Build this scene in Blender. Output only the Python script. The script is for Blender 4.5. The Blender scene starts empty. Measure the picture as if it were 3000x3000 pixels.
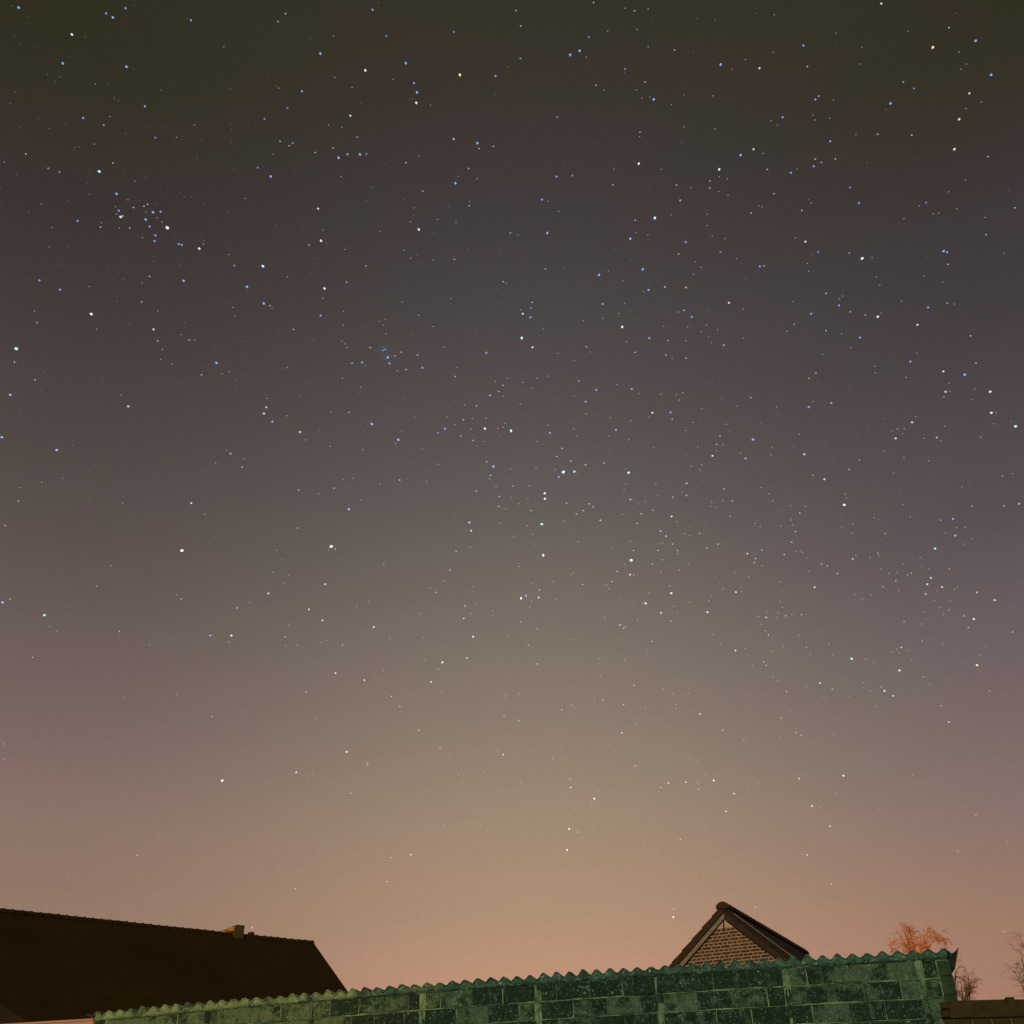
import bpy, bmesh, math, random
from mathutils import Vector, Matrix

random.seed(7)
R_ = math.radians
sc = bpy.context.scene
col = sc.collection

# ------------------------------------------------------------------ camera
F = 3200.0                       # focal length in pixels of the 3000 px picture
PITCH, ROLL = R_(31), R_(-2)
EYE = Vector((0, 0, 1.6))
cp, sp, cr, sr = math.cos(PITCH), math.sin(PITCH), math.cos(ROLL), math.sin(ROLL)
cam_d = bpy.data.cameras.new('camera'); cam = bpy.data.objects.new('camera', cam_d); col.objects.link(cam)
cam_d.sensor_width = 36; cam_d.sensor_fit = 'HORIZONTAL'; cam_d.lens = 36 * F / 3000
cam_d.clip_start = 0.1; cam_d.clip_end = 9000


def ray(x, y):                   # direction in the world of a point of the picture
    a, b = x - 1500, y - 1500
    X = a * cr + b * sr; Y = -a * sr + b * cr
    return Vector((X, F * cp + Y * sp, F * sp - Y * cp)).normalized()


ex = (ray(1501, 1500) - ray(1499, 1500)).normalized()
ez = -ray(1500, 1500); ey = ez.cross(ex)
M = Matrix((ex, ey, ez)).transposed().to_4x4(); M.translation = EYE
cam.matrix_world = M
sc.camera = cam


def at_z(x, y, z):
    d = ray(x, y); return EYE + d * ((z - EYE.z) / d.z)


def at_dist(x, y, D):            # D metres away on the ground plan
    d = ray(x, y); return EYE + d * (D / math.hypot(d.x, d.y))


def on_plane(x, y, p0, n):
    d = ray(x, y); return EYE + d * ((p0 - EYE).dot(n) / d.dot(n))


def lin(c):
    return tuple(((v / 255) / 12.92 if v / 255 <= .04045 else ((v / 255 + .055) / 1.055) ** 2.4) for v in c[:3])


# ------------------------------------------------------------------ world: town glow in the night sky
CENTRE = [(0, (55, 50, 39)), (300, (60, 53, 48)), (600, (67, 60, 60)), (900, (76, 69, 69)), (1200, (87, 79, 78)),
          (1500, (101, 93, 89)), (1800, (121, 110, 100)), (2100, (139, 124, 110)), (2300, (151, 134, 115)),
          (2500, (165, 140, 117)), (2700, (177, 144, 117)), (2850, (190, 147, 120)), (3000, (196, 148, 118))]
LEFT = [(0, (50, 46, 31)), (300, (55, 49, 41)), (600, (62, 53, 52)), (900, (70, 62, 59)), (1200, (80, 71, 68)),
        (1500, (90, 80, 76)), (1800, (106, 92, 88)), (2100, (121, 103, 97)), (2400, (140, 115, 105)), (2650, (148, 120, 105)), (3000, (160, 124, 104))]
RIGHT = [(0, (51, 47, 32)), (300, (57, 50, 43)), (600, (64, 57, 58)), (900, (70, 62, 64)), (1200, (80, 72, 74)),
         (1500, (90, 80, 83)), (1800, (106, 94, 95)), (2100, (121, 105, 102)), (2400, (138, 115, 108)), (2700, (158, 121, 102)), (3000, (168, 124, 104))]
SIDE_X = 0.42


def stops(tab, px):
    return sorted((max(0.0, ray(px, y).z), lin(c)) for y, c in tab)


RAMPS = [stops(LEFT, 0), stops(CENTRE, 1560), stops(RIGHT, 3000)]


def ramp_eval(st, z):
    if z <= st[0][0]: return st[0][1]
    for (a, ca), (b, cb) in zip(st, st[1:]):
        if z <= b:
            t = (z - a) / (b - a); return tuple(u + (v - u) * t for u, v in zip(ca, cb))
    return st[-1][1]


def sky_at(d):
    t = (d.x - 0.02) / SIDE_X; s = min(1, abs(t)); s = s * s * (3 - 2 * s)
    c = ramp_eval(RAMPS[1], d.z); e = ramp_eval(RAMPS[2] if t > 0 else RAMPS[0], d.z)
    return tuple(u + (v - u) * s for u, v in zip(c, e))


w = bpy.data.worlds.new('World'); sc.world = w; w.use_nodes = True
nt = w.node_tree; nt.nodes.clear()
N = lambda t: nt.nodes.new(t)
tc = N('ShaderNodeTexCoord'); sx = N('ShaderNodeSeparateXYZ'); nt.links.new(tc.outputs['Generated'], sx.inputs[0])


def ramp_node(st):
    r = N('ShaderNodeValToRGB'); r.color_ramp.interpolation = 'LINEAR'
    while len(r.color_ramp.elements) < len(st): r.color_ramp.elements.new(.5)
    for i, (z, c) in enumerate(st):
        r.color_ramp.elements[i].position = z
    for i, (z, c) in enumerate(st):
        r.color_ramp.elements[i].color = (*c, 1)
    nt.links.new(sx.outputs['Z'], r.inputs[0]); return r


def side(lo, hi):
    m = N('ShaderNodeMapRange'); m.interpolation_type = 'SMOOTHSTEP'
    m.inputs[1].default_value = lo; m.inputs[2].default_value = hi
    nt.links.new(sx.outputs['X'], m.inputs[0]); return m


rl, rc, rr = [ramp_node(s) for s in RAMPS]


def mix(fac, a, b, kind='MIX'):
    m = N('ShaderNodeMix'); m.data_type = 'RGBA'; m.blend_type = kind
    if hasattr(fac, 'links'): nt.links.new(fac, m.inputs[0])
    else: m.inputs[0].default_value = fac
    nt.links.new(a, m.inputs[6])
    if hasattr(b, 'links'): nt.links.new(b, m.inputs[7])
    else: m.inputs[7].default_value = b
    return m.outputs[2]


c1 = mix(side(.02, .02 + SIDE_X).outputs[0], rc.outputs[0], rr.outputs[0])
c2 = mix(side(.02, .02 - SIDE_X).outputs[0], c1, rl.outputs[0])
# faint uneven tint of the thin high air
mp = N('ShaderNodeMapping'); mp.inputs['Scale'].default_value = (5, 5, 14); nt.links.new(tc.outputs['Generated'], mp.inputs[0])
nz = N('ShaderNodeTexNoise'); nz.inputs['Scale'].default_value = 1.0; nz.inputs['Detail'].default_value = 2.5; nt.links.new(mp.outputs[0], nz.inputs[0])
tr = N('ShaderNodeValToRGB'); tr.color_ramp.elements[0].position = .34; tr.color_ramp.elements[1].position = .66
tr.color_ramp.elements[0].color = (.988, 1.007, .99, 1); tr.color_ramp.elements[1].color = (1.015, .992, 1.008, 1)
nt.links.new(nz.outputs[0], tr.inputs[0])
c3 = mix(1.0, c2, tr.outputs[0], 'MULTIPLY')
nz2 = N('ShaderNodeTexNoise'); nz2.inputs['Scale'].default_value = 190; nz2.inputs['Detail'].default_value = 2; nt.links.new(tc.outputs['Generated'], nz2.inputs[0])
tr2 = N('ShaderNodeValToRGB'); tr2.color_ramp.elements[0].position = .3; tr2.color_ramp.elements[1].position = .7
tr2.color_ramp.elements[0].color = (.982, .986, .984, 1); tr2.color_ramp.elements[1].color = (1.018, 1.014, 1.016, 1)
nt.links.new(nz2.outputs[0], tr2.inputs[0])
c4 = mix(1.0, c3, tr2.outputs[0], 'MULTIPLY')
bg = N('ShaderNodeBackground'); bg.inputs[1].default_value = 1.0; nt.links.new(c4, bg.inputs[0])
ow = N('ShaderNodeOutputWorld'); nt.links.new(bg.outputs[0], ow.inputs[0])

# ------------------------------------------------------------------ low weak light from behind the photographer
sun_d = bpy.data.lights.new('sun', 'SUN'); sun_d.energy = 1.7; sun_d.angle = R_(0.5); sun_d.color = (1.0, .93, .80)
sun = bpy.data.objects.new('sun', sun_d); col.objects.link(sun)
SUN_DIR = Vector((0.42, 1.0, -0.42)).normalized()          # the way the light travels
sun.rotation_euler = SUN_DIR.to_track_quat('-Z', 'Y').to_euler()
sc.view_settings.view_transform = 'Standard'; sc.view_settings.look = 'None'
sc.view_settings.exposure = 0; sc.view_settings.gamma = 1; sc.view_settings.use_curve_mapping = False


# ------------------------------------------------------------------ helpers
def tag(o, label=None, cat=None, group=None, kind=None):
    if label: o['label'] = label
    if cat: o['category'] = cat
    if group: o['group'] = group
    if kind: o['kind'] = kind
    return o


def empty(name, loc, rz=0.0):
    o = bpy.data.objects.new(name, None); col.objects.link(o); o.location = loc; o.rotation_euler = (0, 0, rz)
    o.empty_display_size = .3
    return o


class MB:
    def __init__(s): s.v = []; s.f = []; s.m = []; s.t = []

    def face(s, idx, mi=0, tone=0.0): s.f.append(idx); s.m.append(mi); s.t.append(tone)

    def poly(s, pts, mi=0, tone=0.0):
        b = len(s.v); s.v += [tuple(p) for p in pts]; s.face(list(range(b, b + len(pts))), mi, tone)

    def prism(s, front, back, mi=0, tone=0.0):      # two matching loops joined
        b = len(s.v); n = len(front); s.v += [tuple(p) for p in front] + [tuple(p) for p in back]
        s.face(list(range(b, b + n)), mi, tone); s.face(list(range(b + 2 * n - 1, b + n - 1, -1)), mi, tone)
        for i in range(n):
            j = (i + 1) % n; s.face([b + j, b + i, b + n + i, b + n + j], mi, tone)

    def box(s, lo, hi, mi=0, tone=0.0, fn=None):
        (x0, y0, z0), (x1, y1, z1) = lo, hi
        A = [(x0, y0, z0), (x1, y0, z0), (x1, y0, z1), (x0, y0, z1)]; B = [(x0, y1, z0), (x1, y1, z0), (x1, y1, z1), (x0, y1, z1)]
        if fn: A = [fn(*p) for p in A]; B = [fn(*p) for p in B]
        s.prism(A, B, mi, tone)

    def tube(s, pts, radii, n=5, mi=0):
        rings = []
        prev = None
        for i, p in enumerate(pts):
            p = Vector(p)
            t = (Vector(pts[min(i + 1, len(pts) - 1)]) - Vector(pts[max(i - 1, 0)]))
            if t.length < 1e-6: t = Vector((0, 0, 1))
            t.normalize()
            a = prev if prev else (Vector((1, 0, 0)) if abs(t.x) < .8 else Vector((0, 1, 0)))
            u = (a - t * a.dot(t)).normalized(); prev = u; v = t.cross(u)
            b = len(s.v)
            for k in range(n):
                q = 2 * math.pi * k / n; s.v.append(tuple(p + (u * math.cos(q) + v * math.sin(q)) * radii[i]))
            rings.append(b)
        for a, b in zip(rings, rings[1:]):
            for k in range(n):
                j = (k + 1) % n; s.face([a + k, a + j, b + j, b + k], mi)
        s.face([rings[0] + k for k in range(n - 1, -1, -1)], mi); s.face([rings[-1] + k for k in range(n)], mi)

    def build(s, name, mats, parent=None, smooth=False):
        me = bpy.data.meshes.new(name); me.from_pydata(s.v, [], s.f); me.validate(clean_customdata=False)
        for m in (mats if isinstance(mats, (list, tuple)) else [mats]): me.materials.append(m)
        if len(me.polygons) == len(s.f):
            me.polygons.foreach_set('material_index', s.m)
            at = me.attributes.new('tone', 'FLOAT', 'FACE'); at.data.foreach_set('value', s.t)
        if smooth: me.polygons.foreach_set('use_smooth', [True] * len(me.polygons))
        bm = bmesh.new(); bm.from_mesh(me); bmesh.ops.recalc_face_normals(bm, faces=bm.faces); bm.to_mesh(me); bm.free()
        me.update()
        o = bpy.data.objects.new(name, me); col.objects.link(o)
        if parent: o.parent = parent
        return o


class Mat:
    def __init__(s, name, rough=.9):
        s.m = bpy.data.materials.new(name); s.m.use_nodes = True; s.t = s.m.node_tree
        s.b = s.t.nodes['Principled BSDF']; s.b.inputs['Roughness'].default_value = rough
        s.b.inputs['Specular IOR Level'].default_value = .25
        s.tc = s.t.nodes.new('ShaderNodeTexCoord')

    def map(s, scale=(1, 1, 1)):
        m = s.t.nodes.new('ShaderNodeMapping'); m.inputs['Scale'].default_value = scale
        s.t.links.new(s.tc.outputs['Object'], m.inputs[0]); return m.outputs[0]

    def noise(s, scale, detail=4, rough=.6, vec=None, dist=0):
        n = s.t.nodes.new('ShaderNodeTexNoise'); n.inputs['Scale'].default_value = scale; n.inputs['Detail'].default_value = detail
        n.inputs['Roughness'].default_value = rough; n.inputs['Distortion'].default_value = dist
        s.t.links.new(vec or s.tc.outputs['Object'], n.inputs[0]); return n.outputs[0]

    def voro(s, scale, vec=None, rnd=1.0):
        n = s.t.nodes.new('ShaderNodeTexVoronoi'); n.inputs['Scale'].default_value = scale; n.inputs['Randomness'].default_value = rnd
        s.t.links.new(vec or s.tc.outputs['Object'], n.inputs['Vector']); return n

    def attr(s, name):
        n = s.t.nodes.new('ShaderNodeAttribute'); n.attribute_name = name; return n.outputs['Fac']

    def rng(s, v, a, b, c=0.0, d=1.0):
        n = s.t.nodes.new('ShaderNodeMapRange'); n.inputs[1].default_value = a; n.inputs[2].default_value = b
        n.inputs[3].default_value = c; n.inputs[4].default_value = d; s.t.links.new(v, n.inputs[0]); return n.outputs[0]

    def math(s, op, a, b):
        n = s.t.nodes.new('ShaderNodeMath'); n.operation = op
        for i, v in enumerate((a, b)):
            if hasattr(v, 'links'): s.t.links.new(v, n.inputs[i])
            else: n.inputs[i].default_value = v
        return n.outputs[0]

    def mix(s, f, a, b, kind='MIX'):
        n = s.t.nodes.new('ShaderNodeMix'); n.data_type = 'RGBA'; n.blend_type = kind
        for i, v in ((0, f), (6, a), (7, b)):
            if hasattr(v, 'links'): s.t.links.new(v, n.inputs[i])
            elif i == 0: n.inputs[0].default_value = v
            else: n.inputs[i].default_value = (*v, 1)
        return n.outputs[2]

    def color(s, v):
        if hasattr(v, 'links'): s.t.links.new(v, s.b.inputs['Base Color'])
        else: s.b.inputs['Base Color'].default_value = (*v, 1)
        return s

    def bump(s, v, strength=.5, dist=.02):
        n = s.t.nodes.new('ShaderNodeBump'); n.inputs['Strength'].default_value = strength; n.inputs['Distance'].default_value = dist
        s.t.links.new(v, n.inputs['Height']); s.t.links.new(n.outputs[0], s.b.inputs['Normal']); return s


def simple(name, a, b, scale=6, rough=.9, bump=.3, bd=.01):
    m = Mat(name, rough); n = m.noise(scale, 5)
    m.color(m.mix(m.rng(n, .35, .65), a, b)); m.bump(n, bump, bd); return m.m


# ------------------------------------------------------------------ materials
def warp(m, amt, scale):
    n = m.t.nodes.new('ShaderNodeTexNoise'); n.inputs['Scale'].default_value = scale; n.inputs['Detail'].default_value = 3
    m.t.links.new(m.tc.outputs['Object'], n.inputs[0])
    a = m.t.nodes.new('ShaderNodeVectorMath'); a.operation = 'MULTIPLY_ADD'
    a.inputs[1].default_value = (amt,) * 3; m.t.links.new(n.outputs['Color'], a.inputs[0]); m.t.links.new(m.tc.outputs['Object'], a.inputs[2])
    return a.outputs[0]


def lichen_nodes(m, base, spot, spot_amt=.5, streak=True):
    """pale irregular lichen spots and runs of lichen growing over the base colour"""
    wv_ = warp(m, .10, 14); wv2 = warp(m, .06, 30)
    v1 = m.voro(11, wv_); v2 = m.voro(26, wv2); v3 = m.voro(48, wv2)
    patch = m.noise(2.1, 5, .7); patch2 = m.noise(4.3, 4, .7)
    def dots(v, r0, r1, share):
        return m.math('MULTIPLY', m.rng(v.outputs['Distance'], r0, r1, 1, 0), m.rng(v.outputs['Color'], share, share + .03))
    k = m.math('MAXIMUM', m.math('MULTIPLY', dots(v1, .12, .36, .70), .85), m.math('MAXIMUM', dots(v2, .16, .40, .62), m.math('MULTIPLY', dots(v3, .2, .4, .62), .8)))
    k = m.math('MULTIPLY', k, m.rng(patch2, .40, .56, .12, 1))
    c = m.mix(m.math('MULTIPLY', k, spot_amt), base, spot)
    if streak:
        st = m.noise(1.0, 6, .72, m.map((15, 15, 6)), 1.2)
        c = m.mix(m.math('MULTIPLY', m.rng(st, .55, .68), m.rng(patch, .50, .64, .02, .6)), c, spot)
    return c


def left_light_tint(m):  # mask that paints yellowish light on the left end into the colours
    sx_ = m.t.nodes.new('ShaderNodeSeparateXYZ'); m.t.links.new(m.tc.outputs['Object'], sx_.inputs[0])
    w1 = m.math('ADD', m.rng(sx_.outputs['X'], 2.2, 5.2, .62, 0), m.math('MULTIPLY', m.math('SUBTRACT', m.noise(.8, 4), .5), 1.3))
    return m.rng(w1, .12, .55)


def wall_material(name, kind):
    m = Mat(name, .95)
    tone = m.attr('tone')
    big = m.noise(.9, 3, .55); mid = m.noise(7, 5, .65); fine = m.noise(60, 3, .7); med = m.noise(3.1, 5, .7)
    west = left_light_tint(m)
    if kind == 'block':
        dark = m.mix(m.rng(mid, .3, .7), (.005, .015, .006), (.020, .045, .018))
        green = m.mix(m.rng(mid, .3, .7), (.044, .088, .042), (.100, .165, .082))
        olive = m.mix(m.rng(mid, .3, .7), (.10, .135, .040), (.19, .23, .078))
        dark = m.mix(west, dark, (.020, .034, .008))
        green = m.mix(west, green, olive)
        cov = m.math('ADD', tone, m.math('MULTIPLY', m.math('SUBTRACT', big, .5), 1.0))
        cov = m.math('ADD', cov, m.math('MULTIPLY', m.math('SUBTRACT', med, .5), 3.0))
        cov = m.math('ADD', cov, m.math('MULTIPLY', m.math('SUBTRACT', mid, .5), 1.6))
        c = m.mix(m.rng(cov, .38, .80), dark, green)
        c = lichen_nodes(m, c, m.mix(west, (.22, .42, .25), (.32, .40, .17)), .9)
        c = m.mix(m.rng(fine, .38, .62, 0, .5), c, (.010, .026, .012))
    else:
        a = m.mix(m.rng(mid, .32, .68), (.14, .26, .092), (.29, .44, .165))
        b = m.mix(m.rng(mid, .32, .68), (.22, .27, .085), (.36, .40, .155))
        c = m.mix(west, a, b)
        c = m.mix(m.rng(big, .42, .64), c, (.07, .15, .065))
        c = m.mix(m.rng(med, .45, .62, 0, .9), c, (.030, .062, .028))
        c = lichen_nodes(m, c, (.22, .40, .26), .6)
        c = m.mix(m.rng(fine, .5, .75, 0, .5), c, (.03, .06, .025))
    m.color(c)
    m.bump(m.math('ADD', m.math('MULTIPLY', mid, .7), m.math('MULTIPLY', fine, .3)), .9, .02)
    return m.m


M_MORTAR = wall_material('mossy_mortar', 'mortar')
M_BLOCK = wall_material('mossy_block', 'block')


def sheet_material():
    m = Mat('fibre_cement_with_lichen', .95)
    mid = m.noise(9, 5, .65); big = m.noise(1.1, 3); west = left_light_tint(m); med = m.noise(4, 5, .7)
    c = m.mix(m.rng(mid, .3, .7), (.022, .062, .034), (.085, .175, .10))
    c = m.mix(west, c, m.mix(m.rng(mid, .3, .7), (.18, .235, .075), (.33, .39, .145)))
    c = m.mix(m.rng(big, .5, .7), c, (.05, .10, .050))
    c = m.mix(m.rng(med, .48, .62, 0, .85), c, (.014, .038, .019))
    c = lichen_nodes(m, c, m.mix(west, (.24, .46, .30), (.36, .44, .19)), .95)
    m.color(c); m.bump(mid, .7, .02); return m.m


M_SHEET = sheet_material()
M_PIER = simple('dark_green_pier', (.014, .030, .011), (.034, .066, .026), 9, .95, .5)
M_FLASH = simple('weathered_dark_verge', (.008, .012, .006), (.02, .026, .012), 14)
M_ROOF_L = Mat('brown_old_tiles', .9)
_n = M_ROOF_L.noise(3, 4); _n2 = M_ROOF_L.noise(.35, 3)
M_ROOF_L.color(M_ROOF_L.mix(M_ROOF_L.rng(_n2, .35, .65), M_ROOF_L.mix(M_ROOF_L.rng(_n, .3, .7), (.026, .0145, .0010), (.036, .0215, .0014)), (.026, .0125, .0010)))
M_ROOF_L.b.inputs['Specular IOR Level'].default_value = .08
M_ROOF_L = M_ROOF_L.m
M_ROOF_R = simple('dark_brown_tiles', (.016, .008, .002), (.028, .014, .004), 10, .9, .3)
M_VERGE = simple('brown_verge_tile', (.034, .0165, .003), (.058, .028, .006), 12, .9, .3)
M_BARGE = simple('grey_beige_barge_board', (.17, .125, .065), (.23, .17, .09), 8, .7, .1)
M_BARGE_D = simple('brown_shaded_board', (.028, .014, .003), (.044, .022, .005), 6, .8, .15)  # dark brown; on the right barge board it carries painted shade
M_BRICK = Mat('dark_red_brick', .9)
_t = M_BRICK.attr('tone'); _n = M_BRICK.noise(30, 4)
M_BRICK.color(M_BRICK.mix(_t, M_BRICK.mix(M_BRICK.rng(_n, .3, .7), (.040, .015, .004), (.066, .025, .007)), (.14, .055, .018)))
M_BRICK = M_BRICK.m
M_JOINT = simple('sandy_mortar', (.28, .18, .085), (.36, .235, .112), 16, .95, .2)
M_RENDER = simple('cream_render', (.46, .32, .155), (.54, .37, .19), 5, .9, .1)
M_IRON = simple('black_iron', (.012, .009, .006), (.02, .015, .01), 20, .6, .1)
M_SALMON = simple('orange_lit_render', (.46, .235, .13), (.56, .29, .16), 4, .85, .15)  # orange light falling on the low wall, put into its base colour
M_SALMON_TRIM = simple('orange_render_patch', (.70, .20, .05), (.80, .27, .08), 5, .85, .1)
M_GW = Mat('brown_garden_wall_stone', .95)
_n = M_GW.noise(11, 5, .7); _n2 = M_GW.noise(55, 3); _v = M_GW.voro(22)
_c = M_GW.mix(M_GW.rng(_n, .3, .7), (.025, .018, .003), (.052, .036, .007))
_c = M_GW.mix(M_GW.math('MULTIPLY', M_GW.rng(_v.outputs['Distance'], .12, .22, 1, 0), M_GW.rng(_v.outputs['Color'], .72, .76)), _c, (.19, .17, .06))
M_GW.color(_c); M_GW.bump(_n, .8, .02); M_GW = M_GW.m
M_GW_J = simple('garden_wall_joint', (.09, .07, .02), (.13, .10, .035), 20)
M_CHIM = simple('dull_olive_chimney', (.075, .046, .012), (.13, .085, .026), 9, .95, .4)
M_CHIM_BASE = simple('pale_lead_apron', (.17, .15, .09), (.22, .19, .12), 9, .8, .1)
M_CHIM_SH = simple('orange_lit_shoulder', (.85, .36, .05), (.95, .46, .08), 9, .9, .2)  # orange light on the chimney's left flank, painted into the colour
M_LEAN = simple('olive_brown_tiles', (.024, .0145, .0015), (.034, .021, .003), 3, .9, .2)
M_GROUND = simple('night_grass_ground', (.012, .018, .008), (.03, .04, .016), .8, .95, .2)
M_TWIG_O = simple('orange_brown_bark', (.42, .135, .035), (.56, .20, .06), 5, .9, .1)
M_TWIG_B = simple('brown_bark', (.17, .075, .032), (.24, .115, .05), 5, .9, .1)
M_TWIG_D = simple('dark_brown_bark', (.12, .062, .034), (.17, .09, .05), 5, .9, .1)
M_STEEL = simple('grey_lamp_steel', (.10, .10, .10), (.14, .14, .14), 10, .5, .05)
M_DRY = simple('dry_stem', (.12, .10, .045), (.18, .15, .07), 20)


# ------------------------------------------------------------------ ground
g = MB(); S = 1500
g.poly([(-S, -S, 0), (S, -S, 0), (S, S, 0), (-S, S, 0)])
tag(g.build('ground', M_GROUND), kind='structure')

# ------------------------------------------------------------------ outbuilding of mossy blocks under corrugated sheets
WX, WY, WA = -5.7018, 16.0842, -0.25124
root = empty('outbuilding', (WX, WY, 0), WA)
tag(root, 'low outbuilding of moss green concrete blocks under a wavy corrugated roof edge', 'outbuilding')
wd = Vector((math.cos(WA), math.sin(WA), 0)); wn = Vector((-math.sin(WA), math.cos(WA), 0))
W0 = Vector((WX, WY, 0))


def sag(u): return -0.0018 * (u - 6.0) ** 2


BAY, CH, TOP = 1.5, 0.204, 3.545
rnd = random.Random(3)
mb = MB()
sg = lambda x, y, z: (x, y, z + sag(x) * min(1, z / 2.5))
U0, U1 = -0.21, 10.70
nseg = 44
for i in range(nseg):
    a, b = U0 + (U1 - U0) * i / nseg, U0 + (U1 - U0) * (i + 1) / nseg
    mb.box((a, 0.0, 0), (b, .22, TOP + .02), 0, 0, sg)
mb_f = [f for f in mb.f]


def block(x0, x1, z0, z1, tone, prot):
    j = lambda k=.006: rnd.uniform(-k, k)
    g_ = .0085; gx_ = rnd.choice((.002, .0055, .009))
    P = [(x0 + gx_ + j(.004), z0 + g_ + j()), (x1 - gx_ + j(.004), z0 + g_ + j()), (x1 - gx_ + j(.004), z1 - g_ + j()), (x0 + gx_ + j(.004), z1 - g_ + j())]
    cx, cz = (x0 + x1) / 2, (z0 + z1) / 2
    back = [sg(x, .01, z) for x, z in P]; front = []
    for x, z in P:
        front.append(sg(x + (.009 if x < cx else -.009), -prot + j(.003), z + (.009 if z < cz else -.009)))
    mid = [sg(x, -prot * .45, z) for x, z in P]
    b = len(mb.v); mb.v += back + mid + front
    mb.face([b + 8, b + 9, b + 10, b + 11], 1, tone)
    for l in (0, 4):
        for i in range(4):
            k = (i + 1) % 4; mb.face([b + l + i, b + l + k, b + l + 4 + k, b + l + 4 + i], 1, tone)


def tone_of(u):
    r = rnd.random()
    base = .02 if r < .42 else (.40 if r < .78 else .82)
    if u < 3.6: base += .26
    if u > 8.2: base += .08
    return base


for k in range(17):
    z1 = TOP - k * CH; z0 = max(.0, z1 - CH)
    for bay in range(-1, 7):
        a, b = bay * BAY + .036, (bay + 1) * BAY - .036
        L = (b - a) / 3.5
        cuts = [0, .5, 1.5, 2.5, 3.5] if k % 2 == 0 else [0, 1, 2, 3, 3.5]
        for c0, c1 in zip(cuts, cuts[1:]):
            x0, x1 = a + c0 * L, a + c1 * L
            if x1 < U0 + .05: continue
            x0 = max(x0, U0)
            block(x0, x1, z0, z1, tone_of((x0 + x1) / 2), rnd.uniform(.006, .016))
for k in range(17):
    z1 = TOP - k * CH; block(10.536, 10.70, max(0, z1 - CH), z1, tone_of(9), rnd.uniform(.006, .014))
# smeared mortar columns between the bays
for bay in range(0, 8):
    u = bay * BAY
    if u > U1 - .02: continue
    rows = 46
    pv = None
    for r in range(rows + 1):
        z = TOP * r / rows
        hw = .018 + .010 * math.sin(r * .7 + bay * 2) + rnd.uniform(-.008, .012); cx = u + .012 * math.sin(r * .33 + bay) + rnd.uniform(-.008, .008); d = -.012 - rnd.uniform(0, .012)
        q = [sg(cx - hw - .02, .002, z), sg(cx - hw * .6, d, z), sg(cx + hw * .6, d - .003, z), sg(cx + hw + .02, .002, z)]
        b = len(mb.v); mb.v += q
        if pv is not None:
            for i in range(3): mb.face([pv + i, pv + i + 1, b + i + 1, b + i], *((1, .42) if math.sin(r * .55 + bay * 1.7) + rnd.uniform(-.5, .5) > .35 else (0, 0)))
        pv = b
# uneven mortar smeared along the bed joints and under the sheets
for k in range(0, 6):
    z = TOP - k * CH
    n = 150; pv = None
    for i in range(n + 1):
        u = U0 + (U1 - U0) * i / n
        hh = (.009 if k else .020) + rnd.uniform(-.006, .008) + .005 * math.sin(i * .21 + k * 2); d = -(.012 if k else .02) - rnd.uniform(0, .006)
        zc = z + rnd.uniform(-.003, .003) + (.008 if k == 0 else 0)
        q = [sg(u, .002, zc - hh), sg(u, d, zc - hh * .3), sg(u, d, zc + hh * .5), sg(u, .002, zc + hh * 1.2)]
        b = len(mb.v); mb.v += q
        if pv is not None:
            for t in range(3): mb.face([pv + t, pv + t + 1, b + t + 1, b + t], 0, 0)
        pv = b
# side and rear walls of the building
D = 4.2
mb.box((U0, .22, 0), (U0 + .19, D, 3.3), 0); mb.box((10.66, .22, 0), (10.84, D, 3.3), 0); mb.box((U0 + .19, D - .2, 0), (10.66, D, 3.25), 0)
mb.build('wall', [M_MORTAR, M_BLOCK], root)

# end pier of dark smooth blocks, leaning slightly
pm = MB()
z = TOP - .02; k = 0
while z > .05:
    h = (.165, .20, .19)[k % 3]
    z0 = max(0, z - h + .008); j = rnd.uniform(-.006, .006)
    pm.box((10.705 + j, -.028 + rnd.uniform(-.005, .006), z0), (10.842 + (TOP - z) * .012 + j, .215, z), 0, 0, sg)
    z -= h; k += 1
pm.box((10.70, -.008, 0), (10.835, .20, TOP), 1, 0, lambda x, y, zz: sg(x, y, zz))
pm.build('corner_pier', [M_PIER, M_MORTAR], root)

# corrugated sheets, the front edge scalloped
PER, AMP, ZB = 0.1685, 0.033, 3.632
sm = MB()
US, UE = -0.20, 10.875
nx = int((UE - US) / PER * 10)
rows = [(-.046, 0.0), (-.01, .002), (.6, -.02), (2.2, -.07), (D + .15, -.14)]
TH = .016


wvr = random.Random(8); WV = [wvr.uniform(.80, 1.12) for _ in range(90)]


def wave(u):
    s = .5 + .5 * math.cos(2 * math.pi * (u - .02) / PER)
    q = (u - .02) / PER + 20.5; i0 = int(q); f_ = q - i0
    k = WV[i0]
    return AMP * (2 * s * k - 1)


sheet_z = {}
lapr = random.Random(12)
laps = [lapr.uniform(-.008, .009) for _ in range(40)]
idx = {}
for layer in (0, 1):
    for r, (y, dz) in enumerate(rows):
        for i in range(nx + 1):
            u = US + (UE - US) * i / nx
            lap = laps[int((u + 1) // (PER * 6))]
            jag = (math.sin(u * 31) + math.sin(u * 77 + 1)) * .004 if r == 0 else 0
            edge = 0.0
            
            z = ZB + sag(u) + wave(u) * (.92 + .16 * math.sin(u * 2.3)) + lap + dz - (TH if layer else 0) + edge
            idx[layer, r, i] = len(sm.v); sm.v.append((u, y + jag + lap, z))
for r in range(len(rows) - 1):
    for i in range(nx):
        sm.face([idx[0, r, i], idx[0, r, i + 1], idx[0, r + 1, i + 1], idx[0, r + 1, i]])
        sm.face([idx[1, r, i], idx[1, r + 1, i], idx[1, r + 1, i + 1], idx[1, r, i + 1]])
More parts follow.
